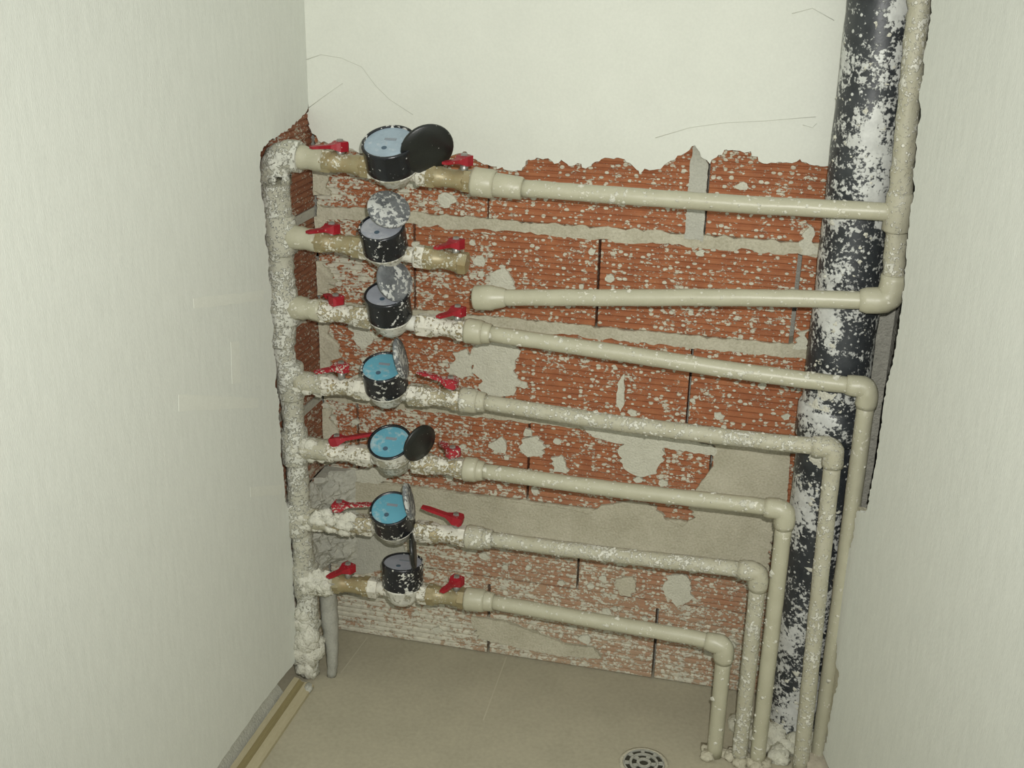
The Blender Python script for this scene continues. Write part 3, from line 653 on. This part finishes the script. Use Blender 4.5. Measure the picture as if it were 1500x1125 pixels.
# ------------------------------------------------------------------ outlet runs
def drop_end(k, x, y): return Vector((x, y, 0))
RUNLAB = {1: 'long cream pipe from the topmost meter, crossing the black soil pipe',
 3: 'cream pipe from the third meter turning down beside the right wall',
 4: 'cream pipe from the fourth meter dropping in front of the black soil pipe',
 5: 'cream pipe from the fifth meter dropping along the left of the soil pipe',
 6: 'cream pipe from the sixth meter dropping to the floor, second drop from left',
 7: 'cream pipe from the lowest meter with the shortest drop, near the floor drain',
 8: 'loose cream pipe with an open socket end facing the capped meter branch'}
for k in (1, 8, 3, 4, 5, 6, 7):
    pts = [Vector(p) for p in RUNS[k]]; rt = empty('outlet_pipe', pts[0]); tag(rt, RUNLAB[k], 'pipe', 'cream outlet pipes')
    pm = M['ppr_dirty' if k in (4, 6) else 'ppr']; r = .0138
    if k in LINES and LINES[k]['c']:
        ax = axis_fn(k); a, b = LINES[k]['c']
        if k == 1:
            m1 = a + .038
            child(MB().tube([ax(a), ax(a+.004), ax(a+.01), ax(m1-.006), ax(m1)], [.0225, .0245, .0235, .0235, .021], 18, rough=.001).build('union_nut', pm, rt), rt)
            child(MB().tube([ax(m1-.004), ax(m1), ax(b-.003), ax(b)], [.018, .0195, .0185, .0165], 20).build('socket', pm, rt), rt)
        else:
            m1 = a + (b-a)*.72
            child(MB().tube([ax(a), ax(a+.004), ax(a+.012), ax(m1-.005), ax(m1)], [.0205, .0225, .0215, .0215, .0195], 18, rough=.001).build('union_nut', pm, rt), rt)
            child(MB().tube([ax(m1-.004), ax(m1), ax(b-.002), ax(b+.002)], [.018, .0185, .0175, .0160], 20).build('socket', pm, rt), rt)
        pts[0] = Vector(ax(b - .006))
    if k == 8:
        p0 = pts[0]; d = (pts[1]-pts[0]).normalized(); s0 = p0 - d*.02
        child(MB().tube([s0 + d*.02, s0 + d*.001, s0, s0 + d*.003, s0 + d*.03, s0 + d*.036, s0 + d*.05, s0 + d*.055], [.0135, .0165, .0195, .0208, .0212, .019, .0165, .0145], 20, cap=False).build('open_socket', pm, rt), rt)
        pts[0] = s0 + d*.022
    path = smooth_path(pts[:-1] + [pts[-1]], .02)
    end = pts[-1]; dirn = (pts[-1]-pts[-2]).normalized()
    if k in (1, 8):
        body = path
        child(MB().tube(body, r, 18, rough=.0008, freq=50).build('pipe', pm, rt), rt)
    else:
        foot = Vector((end.x + (.012 if k == 4 else 0), end.y, 0.001))
        body = [p for p in path if (p - end).length > .028] + [end - dirn*.024]
        child(MB().tube(body, r, 18, rough=.0008, freq=50).build('pipe', pm, rt), rt)
        e = [end - dirn*.034, end - dirn*.026] + arc(end - dirn*.05, end, foot, .013, 7) + [end.lerp(foot, .026/(end-foot).length), end.lerp(foot, .034/(end-foot).length)]
        child(MB().tube(e, [.0155, .0172] + [.0172]*(len(e)-4) + [.0172, .0155], 18, rough=.0018, freq=80).build('elbow', pm, rt), rt)
        dp = dense([end.lerp(foot, .025/(end-foot).length), foot], .02)
        child(MB().tube(dp, r, 18, rough=.0008, freq=50).build('drop_pipe', pm, rt), rt)
        child(splats('plaster_drips', dp, r, 26 if k in (5, 6) else 12, rt, 300+k, facing=Vector((-.3, -1, 0))), rt)
        if k in (5, 6, 7):
            mb = MB(); rn = random.Random(k)
            for i in range(9):
                a = rn.uniform(0, 6.28); mb.blob(foot + Vector((math.cos(a)*.016, math.sin(a)*.016, .004)), rn.uniform(.006, .012), (1.2, 1.2, .7), 8, .7, i)
            child(mb.build('foot_mortar', M['mortar'], rt), rt)
    child(splats('plaster_drips', body, r, {1: 46, 8: 30, 3: 70, 4: 80, 5: 70, 6: 80, 7: 22}[k], rt, 200+k), rt)

# vertical feed pipe in the right corner: carries the two upper runs
A_top = Vector((.988, -.172, 2.18)); tA = Vector(RUNS[1][-1]); eA = Vector(RUNS[8][-1])
feed = empty('feed_pipe', eA); tag(feed, 'plaster-smeared vertical feed pipe in the top right corner beside the soil pipe', 'pipe')
path = dense([A_top, Vector((.990, -.172, 1.30)), tA, eA + Vector((0, 0, .03))], .01)
child(MB().tube(path, .0165, 18, rough=.003, freq=60).build('pipe', M['ppr_dirty'], feed), feed)
child(MB().tube([tA + Vector((0, 0, .03)), tA + Vector((0, 0, .026)), tA - Vector((0, 0, .026)), tA - Vector((0, 0, .03))], [.018, .0205, .0205, .018], 18, rough=.002).build('tee', M['ppr_dirty'], feed), feed)
d8 = (Vector(RUNS[8][-1]) - Vector(RUNS[8][-2])).normalized()
e = [eA + Vector((0, 0, .042)), eA + Vector((0, 0, .034))] + arc(eA + Vector((0, 0, .05)), eA, eA - d8*.05, .02, 7) + [eA - d8*.036, eA - d8*.046]
child(MB().tube(e, [.019] + [.0205]*(len(e)-2) + [.0175], 18, rough=.002).build('elbow', M['ppr'], feed), feed)

# black soil pipe
SX, SY, SR = .948, -.088, .053
soil = empty('soil_pipe', (SX, SY, 0)); tag(soil, 'black vertical soil pipe spattered with white plaster', 'pipe')
path = dense([(SX-.002, SY, 2.18), (SX, SY, 1.1), (SX, SY, .0)], .02)
child(MB().tube(path, SR, 40, rough=.0012, freq=25).build('pipe', M['soil'], soil), soil)
child(MB().tube([(SX, SY, .66), (SX, SY, .655), (SX, SY, .60), (SX, SY, .595)], [SR+.001, SR+.005, SR+.005, SR+.001], 40).build('coupling', M['soil'], soil), soil)
mb = MB(); rn = random.Random(3)
vs = []; NA, NZ = 40, 60
for i in range(NZ+1):
    for j in range(NA+1):
        a = -2.75 + 2.1*j/NA; z = .50 + .24*i/NZ; p = Vector((math.cos(a)*.06, math.sin(a)*.06, z))
        f = math.sin(math.pi*j/NA)*math.sin(math.pi*i/NZ); h = SR - .003 + .0045*f + noise.fractal(p*42, .8, 2.0, 4)*.0034*f
        vs.append((SX + math.cos(a)*h, SY + math.sin(a)*h, z))
mb.add(vs, [(i*(NA+1)+j, i*(NA+1)+j+1, (i+1)*(NA+1)+j+1, (i+1)*(NA+1)+j) for i in range(NZ) for j in range(NA)], True)
o = child(mb.build('plaster_lump', M['crust'], soil), soil); o['kind'] = 'stuff'
mb = MB()
for i in range(70):
    a = rn.uniform(-3.0, -.1); d = rn.uniform(0, .05)
    mb.blob((SX + math.cos(a)*(SR + d), SY + math.sin(a)*(SR + d), .004 + .03*(1 - d/.05)*rn.random()), rn.uniform(.009, .018), (1.2, 1.2, .9), 8, .7, i)
child(mb.build('foot_mortar', M['mortar_light'], soil), soil)
child(splats('plaster_drips', path, SR, 260, soil, 77, (.0015, .0055), Vector((-.25, -1, 0)), 'crust', 1.5), soil)

# ------------------------------------------------------------------ small things on the floor
c = Vector(CONDUIT)
pth = smooth_path([c + Vector(p) for p in ((0, 0, 0), (.001, .006, .04), (-.004, .014, .09), (-.010, .022, .14), (-.012, .026, .18))], .008)
n_ = len(pth)
tag(MB().tube(pth, [.0085 + .0085*min(1, i/(n_*.6)) for i in range(n_)], 18, rough=.002, freq=60).build('conduit_stub', M['conduit']), 'short tapering grey conduit stub on the floor beside the riser foot', 'conduit')

# timber lath against the left wall base
tl = empty('timber_lath', (.02, -.2, 0)); tag(tl, 'long tan timber lath lying along the foot of the left wall', 'timber')
child(MB().prism([(-.0, .0), (.040, .0), (.040, .007), (.022, .010), (.016, .010), (.010, .016), (.0, .018)], lambda p: (p[0], -.20, p[1]), lambda p: (p[0], -1.6, p[1])).build('board', M['lath'], tl), tl)
child(MB().prism([(.0105, .0160), (.0160, .0101), (.0215, .0101), (.0215, .0106), (.0165, .0108), (.0112, .0164)], lambda p: (p[0], -.202, p[1]), lambda p: (p[0], -1.598, p[1])).build('dark_stripe', M['lath_dark'], tl), tl)
b = MB().prism([(-.0715, 0), (-.002, 0), (-.004, .006), (-.031, .046), (-.0715, .05)], lambda p: (p[0], -.24, p[1]), lambda p: (p[0], -2.65, p[1])).build('baseboard_left', M['mortar_grey']); b['kind'] = 'structure'; b['label'] = 'grey rough cement strip under the left wall plaster'; b['category'] = 'baseboard'

c = Vector(CHIP)
MB_ = MB().blob(c + Vector((0, 0, .005)), .012, (.7, 1.3, .55), 9, .6, 4)
tag(MB_.build('mortar_chip', M['mortar_grey']), 'small grey mortar chip on the floor at the lath end', 'rubble')
c = Vector(FRAG)
mb = MB().box((c.x-.016, c.y-.05, 0), (c.x+.02, c.y+.004, .024)); tag(mb.build('brick_fragment', M['brick_side']), 'brown brick fragment on the floor by the right wall', 'brick')

# floor drain
c = Vector(DRAIN); dr = empty('floor_drain', c); tag(dr, 'round grey floor drain with slotted grate', 'drain')
RD = .036
MB().lathe([(RD*1.22, .0), (RD*1.22, .002), (RD*1.05, .003), (RD*1.02, .0008)], 40, closed=False).build('collar', M['mortar'], dr)
MB().lathe([(RD*1.03, .0002), (RD*1.03, .0006)], 40, smooth=False).build('shade_disc', M['drain_shade'], dr)  # flat disc; the shade inside the drain is put into its dark colour
mb = MB()
def ringseg(mb, r0, r1, a0, a1, z0=.0008, z1=.0036, n=8):
    vs = []; fs = []
    for k in range(n+1):
        a = a0 + (a1-a0)*k/n
        for r, z in ((r0, z0), (r1, z0), (r1, z1), (r0, z1)): vs.append((math.cos(a)*r, math.sin(a)*r, z))
    for k in range(n):
        for q in range(4): fs.append((k*4+q, k*4+(q+1) % 4, (k+1)*4+(q+1) % 4, (k+1)*4+q))
    fs += [(0, 1, 2, 3), tuple(n*4+q for q in (3, 2, 1, 0))]
    mb.add(vs, fs)
for r0, r1 in ((.95, 1.02), (.60, .72), (.22, .36)):
    ringseg(mb, RD*r0, RD*r1, 0, 2*math.pi, n=40)
for i in range(8):
    a = 2*math.pi*i/8 + .2; ringseg(mb, RD*.70, RD*.97, a-.11, a+.11, n=3)
for i in range(5):
    a = 2*math.pi*i/5; ringseg(mb, RD*.34, RD*.62, a-.2, a+.2, n=3)
mb.build('grate', M['grate'], dr)
